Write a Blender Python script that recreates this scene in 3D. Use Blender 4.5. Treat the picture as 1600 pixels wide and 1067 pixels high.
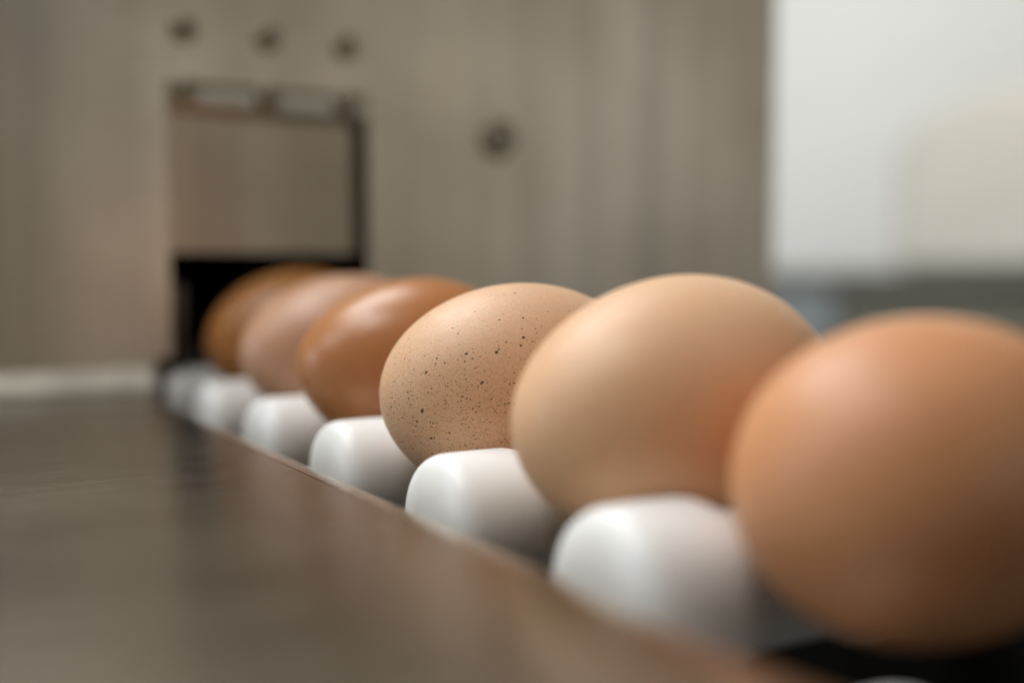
import bpy, bmesh, math, random
from mathutils import Vector
random.seed(7)
R = math.radians
S = bpy.context.scene
for o in list(bpy.data.objects):
    bpy.data.objects.remove(o)
C = S.collection
MM = 0.001

# ------------------------------------------------------------------ camera
CAM_Z = 0.04448
YAW, PITCH = 30.25, 3.57            # degrees right of the conveyor direction (+Y), degrees down
cam = bpy.data.cameras.new('camera')
co = bpy.data.objects.new('camera', cam)
C.objects.link(co)
co.location = (0, 0, CAM_Z)
co.rotation_euler = (R(90 - PITCH), 0, R(-YAW))
cam.sensor_width = 36
cam.lens = 36 * 1725.2 / 1600
cam.clip_start = 0.005
cam.clip_end = 60
cam.dof.use_dof = True
cam.dof.focus_distance = 0.206
cam.dof.aperture_fstop = 3.9
cam.dof.aperture_blades = 0
S.camera = co

# ------------------------------------------------------------------ world and lamps
w = bpy.data.worlds.new('World')
S.world = w
w.use_nodes = True
bg = w.node_tree.nodes['Background']
bg.inputs['Color'].default_value = (1.0, 0.93, 0.82, 1)
bg.inputs['Strength'].default_value = 0.03


def area(name, loc, target, sx, sy, energy, col):
    l = bpy.data.lights.new(name, 'AREA')
    l.shape = 'RECTANGLE'
    l.size, l.size_y = sx, sy
    l.energy = energy
    l.color = col
    o = bpy.data.objects.new(name, l)
    C.objects.link(o)
    o.location = loc
    o.rotation_euler = (Vector(target) - Vector(loc)).to_track_quat('-Z', 'Y').to_euler()
    return o


area('ceiling_lamp', (0.0, 1.20, 1.55), (0.05, 0.30, 0.0), 0.9, 0.9, 23, (1.0, 1.0, 0.98))
area('overhead_lamp', (-0.50, 0.30, 1.7), (0.0, 0.30, 0.0), 1.0, 0.5, 15, (1.0, 1.0, 0.98))
area('side_ceiling_lamp', (-1.25, 0.55, 1.35), (0.1, 0.30, 0.0), 0.9, 0.9, 8, (0.97, 0.99, 1.0))
area('window_light', (-1.50, 1.15, 0.42), (0.1, 0.25, 0.0), 0.8, 0.6, 5, (0.76, 0.88, 1.0))
area('wall_fill_light', (1.15, 0.20, 1.2), (1.9, 2.2, 1.1), 1.2, 0.8, 28, (1.0, 0.995, 0.96))  # added fill aimed at the back wall, clear of the eggs
area('panel_fill_light', (1.15, -1.55, 0.45), (0.2, 0.36, 0.08), 2.0, 1.0, 3.9, (1.0, 0.965, 0.90))  # added low fill for the steel panel to mirror

S.view_settings.view_transform = 'Standard'
S.view_settings.look = 'None'
S.view_settings.exposure = 0.10
S.view_settings.gamma = 1.0
S.view_settings.use_curve_mapping = False


# ------------------------------------------------------------------ material helpers
class NT:
    def __init__(self, name):
        self.m = bpy.data.materials.new(name)
        self.m.use_nodes = True
        self.t = self.m.node_tree
        self.b = self.t.nodes['Principled BSDF']

    def n(self, typ, **kw):
        nd = self.t.nodes.new(typ)
        for k, v in kw.items():
            if hasattr(nd, k):
                setattr(nd, k, v)
            else:
                nd.inputs[k.replace('_', ' ')].default_value = v
        return nd

    def l(self, a, b):
        self.t.links.new(a, b)

    def set(self, **kw):
        for k, v in kw.items():
            self.b.inputs[k.replace('_', ' ')].default_value = v

    def coord(self, kind='Object', scale=(1, 1, 1)):
        tc = self.n('ShaderNodeTexCoord')
        mp = self.n('ShaderNodeMapping')
        mp.inputs['Scale'].default_value = scale
        self.l(tc.outputs[kind], mp.inputs['Vector'])
        return mp.outputs['Vector']

    def noise(self, vec, scale, detail=3, rough=0.5):
        nd = self.n('ShaderNodeTexNoise')
        nd.inputs['Scale'].default_value = scale
        nd.inputs['Detail'].default_value = detail
        nd.inputs['Roughness'].default_value = rough
        self.l(vec, nd.inputs['Vector'])
        return nd.outputs['Fac']

    def rng(self, fac, a, b, c, d, smooth=False):
        nd = self.n('ShaderNodeMapRange')
        if smooth:
            nd.interpolation_type = 'SMOOTHSTEP'
        for i, v in zip(('From Min', 'From Max', 'To Min', 'To Max'), (a, b, c, d)):
            nd.inputs[i].default_value = v
        self.l(fac, nd.inputs['Value'])
        return nd.outputs['Result']

    def math(self, op, a, b=None):
        nd = self.n('ShaderNodeMath', operation=op)
        for i, v in enumerate((a, b)):
            if v is None:
                continue
            if isinstance(v, (int, float)):
                nd.inputs[i].default_value = v
            else:
                self.l(v, nd.inputs[i])
        return nd.outputs[0]

    def mix(self, fac, a, b, mode='MIX'):
        nd = self.n('ShaderNodeMix', data_type='RGBA', blend_type=mode)
        for s, v in ((nd.inputs['Factor'], fac), (nd.inputs['A'], a), (nd.inputs['B'], b)):
            if isinstance(v, (int, float)):
                s.default_value = v
            elif isinstance(v, tuple):
                s.default_value = (*v, 1) if len(v) == 3 else v
            else:
                self.l(v, s)
        return nd.outputs['Result']

    def bump(self, h, strength, dist):
        nd = self.n('ShaderNodeBump')
        nd.inputs['Strength'].default_value = strength
        nd.inputs['Distance'].default_value = dist
        self.l(h, nd.inputs['Height'])
        self.l(nd.outputs['Normal'], self.b.inputs['Normal'])


def steel(name, base, rough, aniso, grain, wave=0.0, tangent=True):
    """brushed stainless steel, grain running along U (world X)"""
    k = NT(name)
    v = k.coord('Object')
    vg = k.coord('Object', grain)
    lines = k.noise(vg, 1.0, 4, 0.6)
    blot = k.noise(v, 14, 3)
    col = k.mix(k.rng(lines, .3, .7, 0, 1), tuple(c * .86 for c in base), tuple(c * 1.1 for c in base))
    col = k.mix(k.rng(blot, .35, .7, 0, .35), col, tuple(c * f for c, f in zip(base, (.94, .89, .80))))
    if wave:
        reflection_bands = k.noise(k.coord('Object', (52, 52, .9)), 1.0, 3, .55)
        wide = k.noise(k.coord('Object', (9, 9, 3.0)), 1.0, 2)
        col = k.mix(k.rng(reflection_bands, .40, .62, 0, .65), col, tuple(c * .66 for c in base))  # vertical reflections painted into the sheet's base colour
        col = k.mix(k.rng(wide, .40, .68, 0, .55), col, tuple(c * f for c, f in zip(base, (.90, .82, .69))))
    k.l(col, k.b.inputs['Base Color'])
    r = k.math('ADD', k.rng(lines, .3, .7, -.04, .05), k.rng(blot, .3, .7, rough - .04, rough + .05))
    k.l(r, k.b.inputs['Roughness'])
    k.set(Metallic=1.0, Anisotropic=aniso, Anisotropic_Rotation=0.25)
    if tangent:
        tg = k.n('ShaderNodeTangent', direction_type='UV_MAP', uv_map='UVMap')
        k.l(tg.outputs[0], k.b.inputs['Tangent'])
    h = lines
    if wave:
        broad = k.noise(k.coord('Object', (9, 9, 1.2)), 1.0, 2)
        h = k.math('ADD', k.math('MULTIPLY', broad, wave), lines)
    k.bump(h, 0.25, 0.00012)
    return k.m


def plain(name, col, rough=0.5, metallic=0.0, var=0.12, scale=60, bump=0.0):
    k = NT(name)
    v = k.coord('Object')
    f = k.noise(v, scale, 4)
    k.l(k.mix(k.rng(f, .3, .7, 0, 1), tuple(c * (1 - var) for c in col), tuple(min(1, c * (1 + var)) for c in col)),
        k.b.inputs['Base Color'])
    k.l(k.rng(f, .3, .7, max(0, rough - .05), rough + .05), k.b.inputs['Roughness'])
    k.set(Metallic=metallic)
    if bump:
        k.bump(f, bump, 0.0003)
    return k.m


def egg_mat(name, base, dark, rough, spots=None, seed=0.0, pores=.12, sss=.5):
    k = NT(name)
    v0 = k.coord('Object')
    ad = k.n('ShaderNodeVectorMath', operation='ADD')
    ad.inputs[1].default_value = (seed, seed * .37, seed * .71)
    k.l(v0, ad.inputs[0])
    v = ad.outputs[0]
    big = k.noise(v, 55, 3)
    mid = k.noise(v, 420, 4, .6)
    fine = k.noise(v, 2600, 3, .6)
    col = k.mix(k.rng(big, .3, .7, 0, .55), base, dark)
    col = k.mix(k.rng(mid, .4, .75, 0, .30), col, dark)
    col = k.mix(k.rng(fine, .45, .75, 0, .40 if spots else .16), col, tuple(min(1, c * 1.3) for c in base))
    h = k.math('ADD', k.math('MULTIPLY', mid, .5), fine)
    if spots:
        brown = (.22, .095, .036)
        # dusting of tiny pigment specks, thicker on the near flank than on the crown
        sep = k.n('ShaderNodeSeparateXYZ')
        k.l(v0, sep.inputs[0])
        zone = k.math('ADD', sep.outputs['Z'], k.rng(k.noise(v, 110, 2), 0, 1, -.008, .008))
        zone = k.rng(zone, -.004, .015, 1.0, .12, True)
        for sc, lo, amt, dens in ((2100, .36, .80, .22), (1300, .26, .95, .10), (3400, .46, .40, .6)):
            wob = k.n('ShaderNodeVectorMath', operation='ADD')
            nz = k.n('ShaderNodeTexNoise')
            nz.inputs['Scale'].default_value = sc * 1.8
            k.l(v, nz.inputs['Vector'])
            sc_ = k.n('ShaderNodeVectorMath', operation='SCALE')
            sc_.inputs['Scale'].default_value = .5 / sc
            k.l(nz.outputs['Color'], sc_.inputs[0])
            k.l(v, wob.inputs[0])
            k.l(sc_.outputs[0], wob.inputs[1])
            vo = k.n('ShaderNodeTexVoronoi', feature='F1')
            vo.inputs['Scale'].default_value = sc
            k.l(wob.outputs[0], vo.inputs['Vector'])
            sp = k.n('ShaderNodeSeparateColor')
            k.l(vo.outputs['Color'], sp.inputs[0])
            pick = k.math('LESS_THAN', sp.outputs[0], k.math('MULTIPLY', zone, dens))
            rad = k.rng(sp.outputs[1], 0, 1, lo * .5, lo * 1.3)
            d = k.math('SUBTRACT', rad, vo.outputs['Distance'])
            m = k.math('MULTIPLY', k.rng(d, 0, .10, 0, amt), pick)
            col = k.mix(m, col, brown)
        # the larger single spots
        tot = None
        nz = k.n('ShaderNodeTexNoise')
        nz.inputs['Scale'].default_value = 2400
        k.l(v, nz.inputs['Vector'])
        sc_ = k.n('ShaderNodeVectorMath', operation='MULTIPLY_ADD')
        sc_.inputs[1].default_value = (.00034,) * 3
        k.l(nz.outputs['Color'], sc_.inputs[0])
        k.l(v0, sc_.inputs[2])
        for (x, y, z, r) in spots:
            dd = k.n('ShaderNodeVectorMath', operation='DISTANCE')
            k.l(sc_.outputs[0], dd.inputs[0])
            dd.inputs[1].default_value = (x * MM + .00017, y * MM + .00017, z * MM + .00017)
            s = k.rng(dd.outputs['Value'], r * MM * .8, r * MM * 1.5, 1, 0, True)
            tot = s if tot is None else k.math('MAXIMUM', tot, s)
        col = k.mix(k.math('MULTIPLY', tot, .95), col, (.095, .040, .015))
        h = k.math('ADD', h, k.math('MULTIPLY', tot, .5))
    k.l(col, k.b.inputs['Base Color'])
    k.l(k.rng(mid, .3, .7, rough - .04, rough + .06), k.b.inputs['Roughness'])
    k.set(Subsurface_Weight=sss, Subsurface_Scale=.0035, Specular_IOR_Level=.45)
    k.b.inputs['Subsurface Radius'].default_value = (1.0, .45, .22)
    k.bump(h, pores, .00010)
    return k.m


M = {}
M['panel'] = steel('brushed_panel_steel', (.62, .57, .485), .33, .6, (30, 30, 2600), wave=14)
M['plate'] = steel('brushed_plate_steel', (.36, .32, .26), .23, .30, (40, 2600, 40))
M['fold'] = steel('lightened_fold_steel', (.54, .485, .405), .24, .2, (30, 2600, 2600))  # same sheet as the plate, colour lightened to imitate stronger roller reflections
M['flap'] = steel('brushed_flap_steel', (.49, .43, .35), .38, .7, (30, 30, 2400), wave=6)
M['trim'] = steel('bare_trim_steel', (.62, .58, .50), .33, .3, (40, 1800, 1800))
M['strip'] = plain('pale_edge_strip', (.78, .73, .63), .45, 0, .12, 120)
M['bolt'] = plain('bolt_steel', (.47, .41, .32), .52, 1.0, .15, 900)
M['socket'] = plain('dark_socket', (.10, .09, .07), .6, .8)
M['dark'] = plain('dark_steel', (.018, .018, .016), .7, 0.0, .3, 80)
M['inner'] = plain('inner_guide_steel', (.34, .30, .26), .5, .6, .15, 80)
M['axle'] = plain('axle_steel', (.45, .43, .40), .35, 1.0, .1, 300)
M['wall'] = plain('white_wall_paint', (.80, .81, .79), .7, 0, .03, 3)
M['floor'] = plain('grey_floor', (.16, .155, .145), .6, 0, .15, 6)
M['counter'] = plain('dark_counter_front', (.115, .112, .088), .5, 0, .1, 12)
M['countertop'] = plain('grey_counter_top', (.13, .13, .11), .45, 0, .06, 25)
M['leg'] = plain('blue_grey_cabinet', (.20, .225, .235), .5, 0, .06, 12)
M['beige'] = plain('pale_beige_cover', (.47, .445, .395), .65, 0, .05, 8)


def roller_mat():
    k = NT('white_roller_plastic')
    v = k.coord('Object')
    f = k.noise(v, 180, 4)
    s = k.noise(k.coord('Object', (60, 900, 900)), 1, 3)
    col = k.mix(k.rng(f, .4, .75, 0, .5), (.86, .865, .85), (.80, .79, .75))
    k.l(col, k.b.inputs['Base Color'])
    k.l(k.rng(s, .3, .7, .30, .42), k.b.inputs['Roughness'])
    k.set(Subsurface_Weight=.9, Subsurface_Scale=.007, Specular_IOR_Level=.4)
    k.b.inputs['Subsurface Radius'].default_value = (1, .95, .85)
    k.bump(f, .05, .0001)
    return k.m


M['roller'] = roller_mat()


# ------------------------------------------------------------------ mesh helpers
def link(name, me, mat, parent=None, smooth=False):
    o = bpy.data.objects.new(name, me)
    C.objects.link(o)
    if mat and not me.materials:
        me.materials.append(mat)
    if smooth:
        for p in me.polygons:
            p.use_smooth = True
    o.parent = parent
    return o


def from_bm(name, bm, mat, parent=None, smooth=False, uv=None):
    bmesh.ops.recalc_face_normals(bm, faces=bm.faces)
    if uv:
        lay = bm.loops.layers.uv.new('UVMap')
        for f in bm.faces:
            for lp in f.loops:
                c = lp.vert.co
                lp[lay].uv = (c['xyz'.index(uv[0])], c['xyz'.index(uv[1])])
    me = bpy.data.meshes.new(name)
    bm.to_mesh(me)
    bm.free()
    return link(name, me, mat, parent, smooth)


def add_box(bm, x0, x1, y0, y1, z0, z1, bevel=0.0):
    r = bmesh.ops.create_cube(bm, size=1)
    for v in r['verts']:
        v.co = Vector(((x0 + x1) / 2 + v.co.x * (x1 - x0), (y0 + y1) / 2 + v.co.y * (y1 - y0),
                       (z0 + z1) / 2 + v.co.z * (z1 - z0)))
    if bevel:
        es = {e for v in r['verts'] for e in v.link_edges}
        bmesh.ops.bevel(bm, geom=list(es), offset=bevel, segments=2, profile=.5, affect='EDGES')


def box(name, dims, mat, parent=None, bevel=0.0, uv=None):
    bm = bmesh.new()
    add_box(bm, *dims, bevel=bevel)
    return from_bm(name, bm, mat, parent, uv=uv)


def extrude_profile(bm, pts, axis, a0, a1, closed=True):
    """pts: 2-D outline; axis 'x' -> pts are (y,z); 'z' -> pts are (x,y); 'y' -> (x,z)"""
    def P(p, a):
        return {'x': (a, p[0], p[1]), 'y': (p[0], a, p[1]), 'z': (p[0], p[1], a)}[axis]
    A = [bm.verts.new(P(p, a0)) for p in pts]
    B = [bm.verts.new(P(p, a1)) for p in pts]
    n = len(pts)
    for i in range(n if closed else n - 1):
        j = (i + 1) % n
        bm.faces.new((A[i], A[j], B[j], B[i]))
    if closed:
        bm.faces.new(A)
        bm.faces.new(B)


def lathe(bm, prof, axis='x', seg=64):
    """prof: (along, radius) list, closed at both ends by radius 0"""
    rings = []
    for a, r in prof:
        ring = []
        for i in range(1 if r == 0 else seg):
            t = 2 * math.pi * i / seg
            c, s = r * math.cos(t), r * math.sin(t)
            ring.append(bm.verts.new({'x': (a, c, s), 'y': (c, a, s), 'z': (c, s, a)}[axis]))
        rings.append(ring)
    for A, B in zip(rings, rings[1:]):
        for i in range(seg):
            j = (i + 1) % seg
            if len(A) == 1:
                bm.faces.new((A[0], B[i], B[j]))
            elif len(B) == 1:
                bm.faces.new((A[i], B[0], A[j]))
            else:
                bm.faces.new((A[i], B[i], B[j], A[j]))


def empty(name, loc=(0, 0, 0), rz=0.0):
    o = bpy.data.objects.new(name, None)
    o.empty_display_size = .01
    C.objects.link(o)
    o.location = loc
    o.rotation_euler = (0, 0, rz)
    return o


def tag(o, label, cat, group=None):
    o['label'] = label
    o['category'] = cat
    if group:
        o['group'] = group
    return o


# ------------------------------------------------------------------ the setting
FLOOR_Z = -0.9
fl = box('floor', (-4, 5, -4, 5, FLOOR_Z - .05, FLOOR_Z), M['floor'])
fl['kind'] = 'structure'

YAWR = R(YAW)


def view(r, d, z=0):
    """metres to the right / ahead along the camera heading -> world point"""
    return (r * math.cos(YAWR) + d * math.sin(YAWR), -r * math.sin(YAWR) + d * math.cos(YAWR), z)


wl = box('wall', (-1.2, 2.6, 0, .1, FLOOR_Z, 2.2), M['wall'])
wl.location = view(.6, 2.7)
wl.rotation_euler = (0, 0, -YAWR)
wl['kind'] = 'structure'

# ------------------------------------------------------------------ background counter and covered box
ct = tag(empty('counter', view(.50, 1.75, FLOOR_Z), -YAWR),
         'blurred dark olive counter with blue grey end beyond the steel cabinet', 'counter')
hz = CAM_Z - FLOOR_Z
box('cabinet_body', (.012, 1.1, 0, .55, .08, hz - .020), M['counter'], ct, .004)
box('end_panel', (-.11, .010, -.01, .56, .0, hz - .020), M['leg'], ct, .004)
box('counter_top', (-.12, 1.12, -.02, .57, hz - .019, hz + .004), M['countertop'], ct, .004)
box('plinth', (.012, 1.08, .05, .5, 0, .078), M['dark'], ct)
for i in range(2):
    dr = box('door', (.02 + i * .54, .55 + i * .54, -.014, -.001, .10, hz - .05), M['counter'], ct, .003)
    box('handle', (.44 + i * .12, .45 + i * .12, -.034, -.016, hz - .30, hz - .14), M['axle'], dr, .003)

bx = tag(empty('covered_box', view(.62, 1.80, CAM_Z + .005), -YAWR - R(20)),
         'pale beige box with sloping top standing on the dark counter', 'box')
bm = bmesh.new()
extrude_profile(bm, [(0, 0.004), (.62, .004), (.62, .33), (.30, .322), (.10, .275), (.03, .235), (.006, .20)], 'y', 0, .38)
bmesh.ops.bevel(bm, geom=bm.edges[:], offset=.008, segments=2, affect='EDGES')
from_bm('cover', bm, M['beige'], bx)
box('base_skirt', (.015, .605, .012, .368, 0, .0035), M['counter'], bx)

# ------------------------------------------------------------------ steel machine cabinet with egg opening
YP = .36344                       # front plane of the panel
cab = tag(empty('machine_cabinet', (.1, YP + .2, FLOOR_Z)),
          'brushed stainless machine cabinet with bolted flap above the egg opening', 'machine')
cabo = Vector(cab.location)


def cpart(name, bm, mat, smooth=False, uv=None, parent=None):
    o = from_bm(name, bm, mat, parent or cab, smooth, uv)
    o.location = -cabo if parent is None else (0, 0, 0)
    return o


XL, XR, ZT, ZB = .004, .345, .185, -.16
SX0, SX1, SZ1 = .0844, .1533, .1058
bm = bmesh.new()
xs = [XL, .0795, SX0, SX1, XR]
zs = [ZB, -.040, .017, SZ1, ZT]
vv = {}


def gv(i, j):
    if (i, j) not in vv:
        vv[i, j] = bm.verts.new((xs[i], YP, zs[j]))
    return vv[i, j]


for i in range(4):
    for j in range(4):
        if (j == 2 and i == 2) or (j == 1 and i in (1, 2)):
            continue
        bm.faces.new((gv(i, j), gv(i + 1, j), gv(i + 1, j + 1), gv(i, j + 1)))
r = bmesh.ops.extrude_face_region(bm, geom=bm.faces[:])
for e in r['geom']:
    if isinstance(e, bmesh.types.BMVert):
        e.co.y += .0070
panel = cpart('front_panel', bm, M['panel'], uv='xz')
bm = bmesh.new()
add_box(bm, XR - .003, XR - .0005, YP + .0127, YP + .42, ZB, ZT)
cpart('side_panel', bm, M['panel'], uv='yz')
bm = bmesh.new()
add_box(bm, XL + .0005, XL + .003, YP + .0127, YP + .42, ZB, ZT)
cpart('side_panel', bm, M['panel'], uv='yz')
bm = bmesh.new()
add_box(bm, XL, XR, YP - .0005, YP + .42, ZT + .0005, ZT + .003)
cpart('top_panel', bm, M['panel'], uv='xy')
bm = bmesh.new()
add_box(bm, XL + .004, XR - .004, YP + .42, YP + .423, ZB, ZT)
cpart('back_panel', bm, M['dark'])
for dx in (XL + .03, XR - .06):
    for dy in (.03, .36):
        bm = bmesh.new()
        add_box(bm, dx, dx + .03, YP + dy, YP + dy + .03, FLOOR_Z, ZB - .0005, bevel=.002)
        cpart('leg', bm, M['panel'], uv='xz')
bm = bmesh.new()
add_box(bm, XL + .004, XR - .004, YP + .0127, YP + .419, ZB + .0005, ZB + .003)
cpart('base_pan', bm, M['dark'])
# black box added behind the flap to keep the opening dark
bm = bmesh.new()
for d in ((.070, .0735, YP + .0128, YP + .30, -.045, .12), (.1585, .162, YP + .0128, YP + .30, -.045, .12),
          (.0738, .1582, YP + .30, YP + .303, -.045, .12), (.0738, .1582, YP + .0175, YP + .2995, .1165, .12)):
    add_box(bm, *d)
cpart('tunnel_blackout', bm, M['dark'])
# flap hanging in the recess
bm = bmesh.new()
add_box(bm, SX0 + .0006, SX1 - .0006, YP + .0072, YP + .0088, .0512, .0972)
flap = cpart('flap', bm, M['flap'], uv='xz')
# hinge strip with a sloping face above it
bm = bmesh.new()
extrude_profile(bm, [(YP + .0071, SZ1 - .0005), (YP + .0016, SZ1 - .0006), (YP + .0004, SZ1 - .0018), (YP - .0002, .0990), (YP + .0008, .0976), (YP + .0071, .0974)],
                'x', SX0 + .0006, SX1 - .0006)
strip = cpart('hinge_strip', bm, M['trim'], uv='xz')


def bolt(x, y, z, rad, h, parent=None, tilt=0.0, name='bolt'):
    bm = bmesh.new()
    prof = [(0.0006, 0), (0.0006, rad * .98), (0, rad), (-h * .45, rad * .97), (-h * .75, rad * .90), (-h * .90, rad * .76),
            (-h, rad * .58), (-h * 1.08, rad * .36), (-h * 1.02, rad * .32), (-h * .5, rad * .30), (-h * .5, 0)]
    lathe(bm, prof, 'y', 28)
    o = from_bm(name, bm, M['bolt'], cab, True)
    o.location = Vector((x, y, z)) - cabo
    o.rotation_euler = (tilt, 0, 0)
    bm = bmesh.new()
    lathe(bm, [(-h * .48, 0), (-h * .48, rad * .285), (-h * .56, rad * .285), (-h * .56, 0)], 'y', 6)
    from_bm('socket', bm, M['socket'], o)
    return o


for i in range(3):
    bolt(.09015 + i * .02758, YP - .0006, .12206, .0044, .0016)
for i in range(3):
    bolt(.09015 + i * .02758, YP - .0004, .1028, .0043, .0022)
bolt(.2058, YP - .0006, .0943, .0076, .0018, name='dome_bolt')

# ------------------------------------------------------------------ steel side plate along the conveyor
PZ = .0071                                     # top of the plate
PX = .0765                                     # its turned-down edge beside the rollers
sp = tag(empty('side_plate', (-.1, .1, PZ)), 'brushed steel plate with turned down edge running beside the white rollers', 'metal plate')
spo = Vector(sp.location)
bm = bmesh.new()
rb, rd = .0070, .0034                         # wide soft bend
extrude_profile(bm, [(-.34, PZ), (PX - rb - .0002, PZ), (PX - rb - .0002, PZ - .0015), (-.34, PZ - .0015)], 'y', -.22, YP - .0095)
o = from_bm('plate', bm, M['plate'], sp, uv='xy')
o.location = -spo
bm = bmesh.new()
out, inn = [], []
for i in range(0, 21):
    t = i / 20 * math.pi / 2
    out.append((PX - rb + rb * math.sin(t), PZ - rd + rd * math.cos(t)))
    inn.append((PX - rb + (rb - .0015) * math.sin(t), PZ - rd + (rd - .0015) * math.cos(t)))
extrude_profile(bm, out + [(PX, -.030), (PX - .0015, -.030)] + inn[::-1], 'y', -.22, YP - .0095)
o = from_bm('folded_edge', bm, M['fold'], sp, True, uv='xy')
o.location = -spo
o.data.polygons.foreach_set('use_smooth', [abs(p.normal.y) < .5 for p in o.data.polygons])
mod = o.modifiers.new('edges', 'EDGE_SPLIT')
mod.split_angle = R(40)
bm = bmesh.new()
# pale strip where the plate meets the cabinet
extrude_profile(bm, [(YP - .0093, PZ + .0003), (YP - .0089, PZ + .0018), (YP - .0030, PZ + .0068), (YP - .0006, PZ + .0074), (YP - .0006, PZ + .0003)],
                'x', .006, .0772)
o = from_bm('end_strip', bm, M['strip'], sp)
o.location = -spo
for x, y in ((-.32, -.2), (-.32, .32)):
    bm = bmesh.new()
    add_box(bm, x, x + .03, y, y + .03, FLOOR_Z, PZ - .002, bevel=.002)
    o = from_bm('leg', bm, M['axle'], sp)
    o.location = -spo

# ------------------------------------------------------------------ roller conveyor
PITCH_M = .050
Y0 = .11954
X0 = .08193
cv = tag(empty('roller_conveyor', (.114, .25, -.04)), 'conveyor of white plastic rollers carrying the row of eggs into the opening', 'conveyor')
cvo = Vector(cv.location)
prof = [(-.0318, 0), (-.0318, .0056), (-.0318, .0093), (-.0316, .0099)]
for i in range(1, 8):                          # rounded shoulder
    t = i / 8 * math.pi / 2
    prof.append((-.0314 + .0040 * (1 - math.cos(t)), .0101 + .0030 * math.sin(t)))
half = prof + [(-.0270, .01312), (-.0220, .01318), (-.0164, .01316), (-.0150, .01290), (-.0096, .01065), (-.0072, .0104), (-.0035, .01025)]
full = half + [(-a, r) for a, r in reversed(half)]
bm = bmesh.new()
lathe(bm, full, 'x', 72)
rb0 = from_bm('roller', bm, M['roller'], cv, True)
bm = bmesh.new()
lathe(bm, [(-.0300, 0), (-.0300, .0028), (-.0296, .0032), (.0372, .0032), (.0376, .0028), (.0376, 0)], 'x', 20)
ax0 = from_bm('axle', bm, M['axle'], rb0, True)
spots_ = [(Y0 + k * PITCH_M, 0.0) for k in range(0, 9)]
for i, (y, z) in enumerate(spots_):
    if i == 0:
        o, a = rb0, ax0
    else:
        o, a = rb0.copy(), ax0.copy()
        C.objects.link(o)
        C.objects.link(a)
        a.parent = o
    o.location = Vector((X0 + .0321, y, z)) - cvo
    o.rotation_euler = (i * 1.3, 0, 0)
bm = bmesh.new()                               # narrow white wheel at the near end of the conveyor
lathe(bm, [(-.0052, 0), (-.0052, .0100), (-.0047, .0125), (-.0035, .0134), (.0030, .0134), (.0042, .0125), (.0047, .0100), (.0047, 0)], 'x', 56)
gw = from_bm('guide_wheel', bm, M['roller'], cv, True)
gw.location = Vector((.0905, Y0 - .0440, -.0132)) - cvo
bm = bmesh.new()
lathe(bm, [(-.0080, 0), (-.0080, .0030), (.0570, .0030), (.0570, 0)], 'x', 20)
from_bm('axle', bm, M['dark'], gw, True)
for name, d, m in (('bed', (.0825, .150, -.02, .70, -.052, -.049), 'dark'),
                   ('side_rail', (.1480, .1505, -.02, .70, -.049, -.0035), 'dark')):
    bm = bmesh.new()
    add_box(bm, *d)
    o = from_bm(name, bm, M[m], cv)
    o.location = -cvo
bm = bmesh.new()
add_box(bm, .0865, .0985, YP + .040, YP + .0415, -.02, .040)
o = from_bm('guide_plate', bm, M['inner'], cv)
o.location = -cvo

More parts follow.
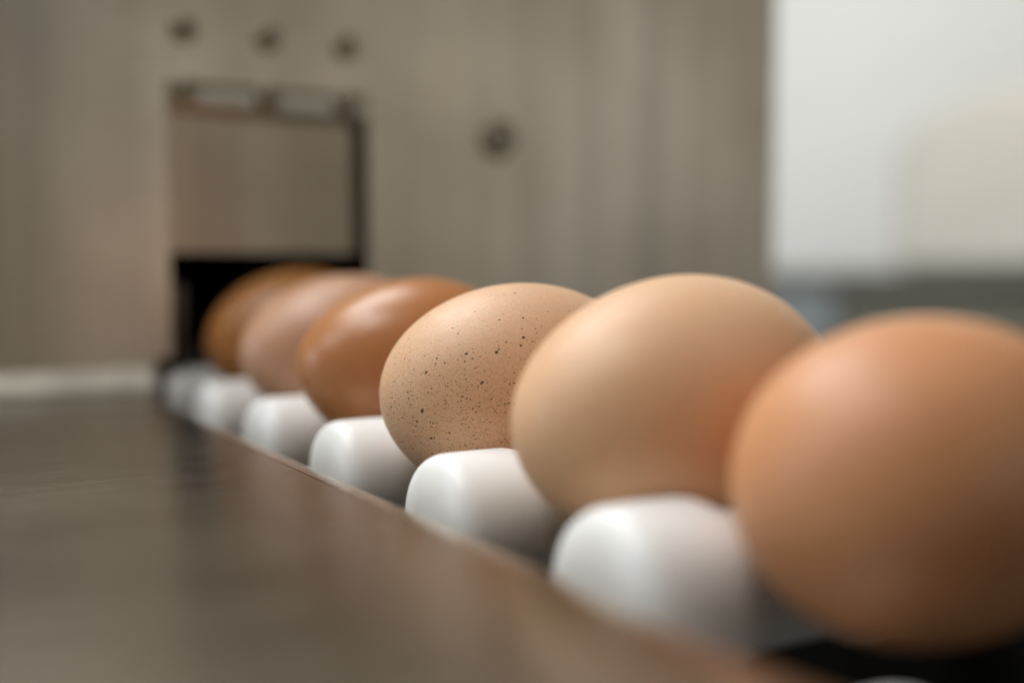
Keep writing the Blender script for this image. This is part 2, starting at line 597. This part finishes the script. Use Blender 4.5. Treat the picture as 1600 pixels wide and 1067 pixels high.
# ------------------------------------------------------------------ eggs
SPOTS = [(-13.0, -16.8, 9.4, 0.26), (-7.7, -17.2, 12.1, 0.27), (-6.4, -14.4, 15.6, 0.2), (-4.8, -7.6, 20.2, 0.23), (-10.7, -13.1, 15.2, 0.17), (-17.1, -15.1, 8.2, 0.19), (-17.8, -14.1, 9.1, 0.22), (-18.1, -14.0, 9.0, 0.14), (-24.2, -10.1, 5.5, 0.24), (-22.7, -11.0, 7.1, 0.14), (-22.4, -10.7, 8.1, 0.17), (-16.1, -17.3, 4.0, 0.21), (-25.1, -10.3, -1.7, 0.31), (-25.0, -10.4, -1.3, 0.19), (-25.6, -9.0, -3.7, 0.22), (-25.6, -8.5, -4.6, 0.17), (-23.3, -10.4, -6.8, 0.22), (-26.9, -7.5, 1.7, 0.15), (-26.5, -8.1, 1.9, 0.12), (-17.7, -16.8, -0.8, 0.17), (-19.3, -15.4, -3.7, 0.14), (-10.8, -19.7, 3.9, 0.19), (-11.9, -19.6, 0.2, 0.12), (-23.7, -11.2, -4.5, 0.12), (-21.4, -12.2, 7.3, 0.14), (-8.5, -17.8, 10.6, 0.22), (-18.6, -9.1, 13.6, 0.15), (-17.0, -16.0, 6.5, 0.12), (-28.5, -3.0, -1.5, 0.22), (-28.0, -3.7, 3.4, 0.15), (-21.6, -14.0, 1.5, 0.12), (-26.8, -7.9, 0.5, 0.15), (-18.2, -14.6, -7.8, 0.14), (-26.5, -8.2, -0.6, 0.15), (-22.9, -11.0, -6.7, 0.15), (-18.7, -13.8, 8.6, 0.12), (-18.4, -14.5, 7.7, 0.12), (-14.1, -18.7, -1.2, 0.12), (-7.4, -16.0, 13.6, 0.12)]
EGGS = [
    # X, Z, D, aspect, asym, yaw, tilt, dy, base, dark, rough, label
    (117.4, 18.2, 41.6, 1.29, -.07, -.11, .06, -.2, (.64, .315, .155), (.56, .235, .09), .46, 'nearest brown egg, strongly blurred, cut off by the right edge'),
    (112.4, 21.5, 44.9, 1.30, .12, .09, .02, -4.0, (.77, .49, .295), (.70, .40, .215), .46, 'large pale tan egg between the speckled egg and the nearest egg'),
    (113.8, 20.3, 44.1, 1.31, .05, -.07, -.01, -2.0, (.74, .475, .29), (.66, .375, .21), .48, 'sharp pale egg with dark brown speckles, in the middle of the row'),
    (114.2, 21.5, 43.4, 1.32, .14, .02, -.05, -.2, (.54, .24, .095), (.46, .185, .065), .30, 'glossy reddish brown egg just behind the speckled egg'),
    (115.4, 22.3, 43.2, 1.31, .11, -.01, .01, -.1, (.66, .385, .245), (.60, .325, .195), .36, 'pinkish tan egg, second from the dark opening'),
    (118.9, 23.8, 43.3, 1.30, .05, 0, .11, -.2, (.50, .22, .065), (.42, .165, .045), .40, 'dark orange brown egg half inside the black opening'),
]
for k, (X, Z, D, asp, a, yw, tl, dy, base, dark, rough, label) in enumerate(EGGS):
    bm = bmesh.new()
    n = 96
    prof = []
    for i in range(n + 1):
        s = -math.pi / 2 + math.pi * i / n
        t = math.sin(s)
        rr = D / 2 * math.cos(s) * (1 + a * t)
        prof.append((t * D * asp / 2 * MM, 0 if i in (0, n) else rr * MM))
    lathe(bm, prof, 'x', 128)
    m = egg_mat('eggshell_%d' % k, base, dark, rough, SPOTS if k == 2 else None, k * 3.1, .55 if k == 2 else .25)
    o = from_bm('egg', bm, m, None, True)
    o.location = (X * MM, Y0 + (k - .5) * PITCH_M + dy * MM, Z * MM)
    o.rotation_euler = (0, -tl, yw)
    tag(o, label, 'egg', 'eggs in a row on the rollers')
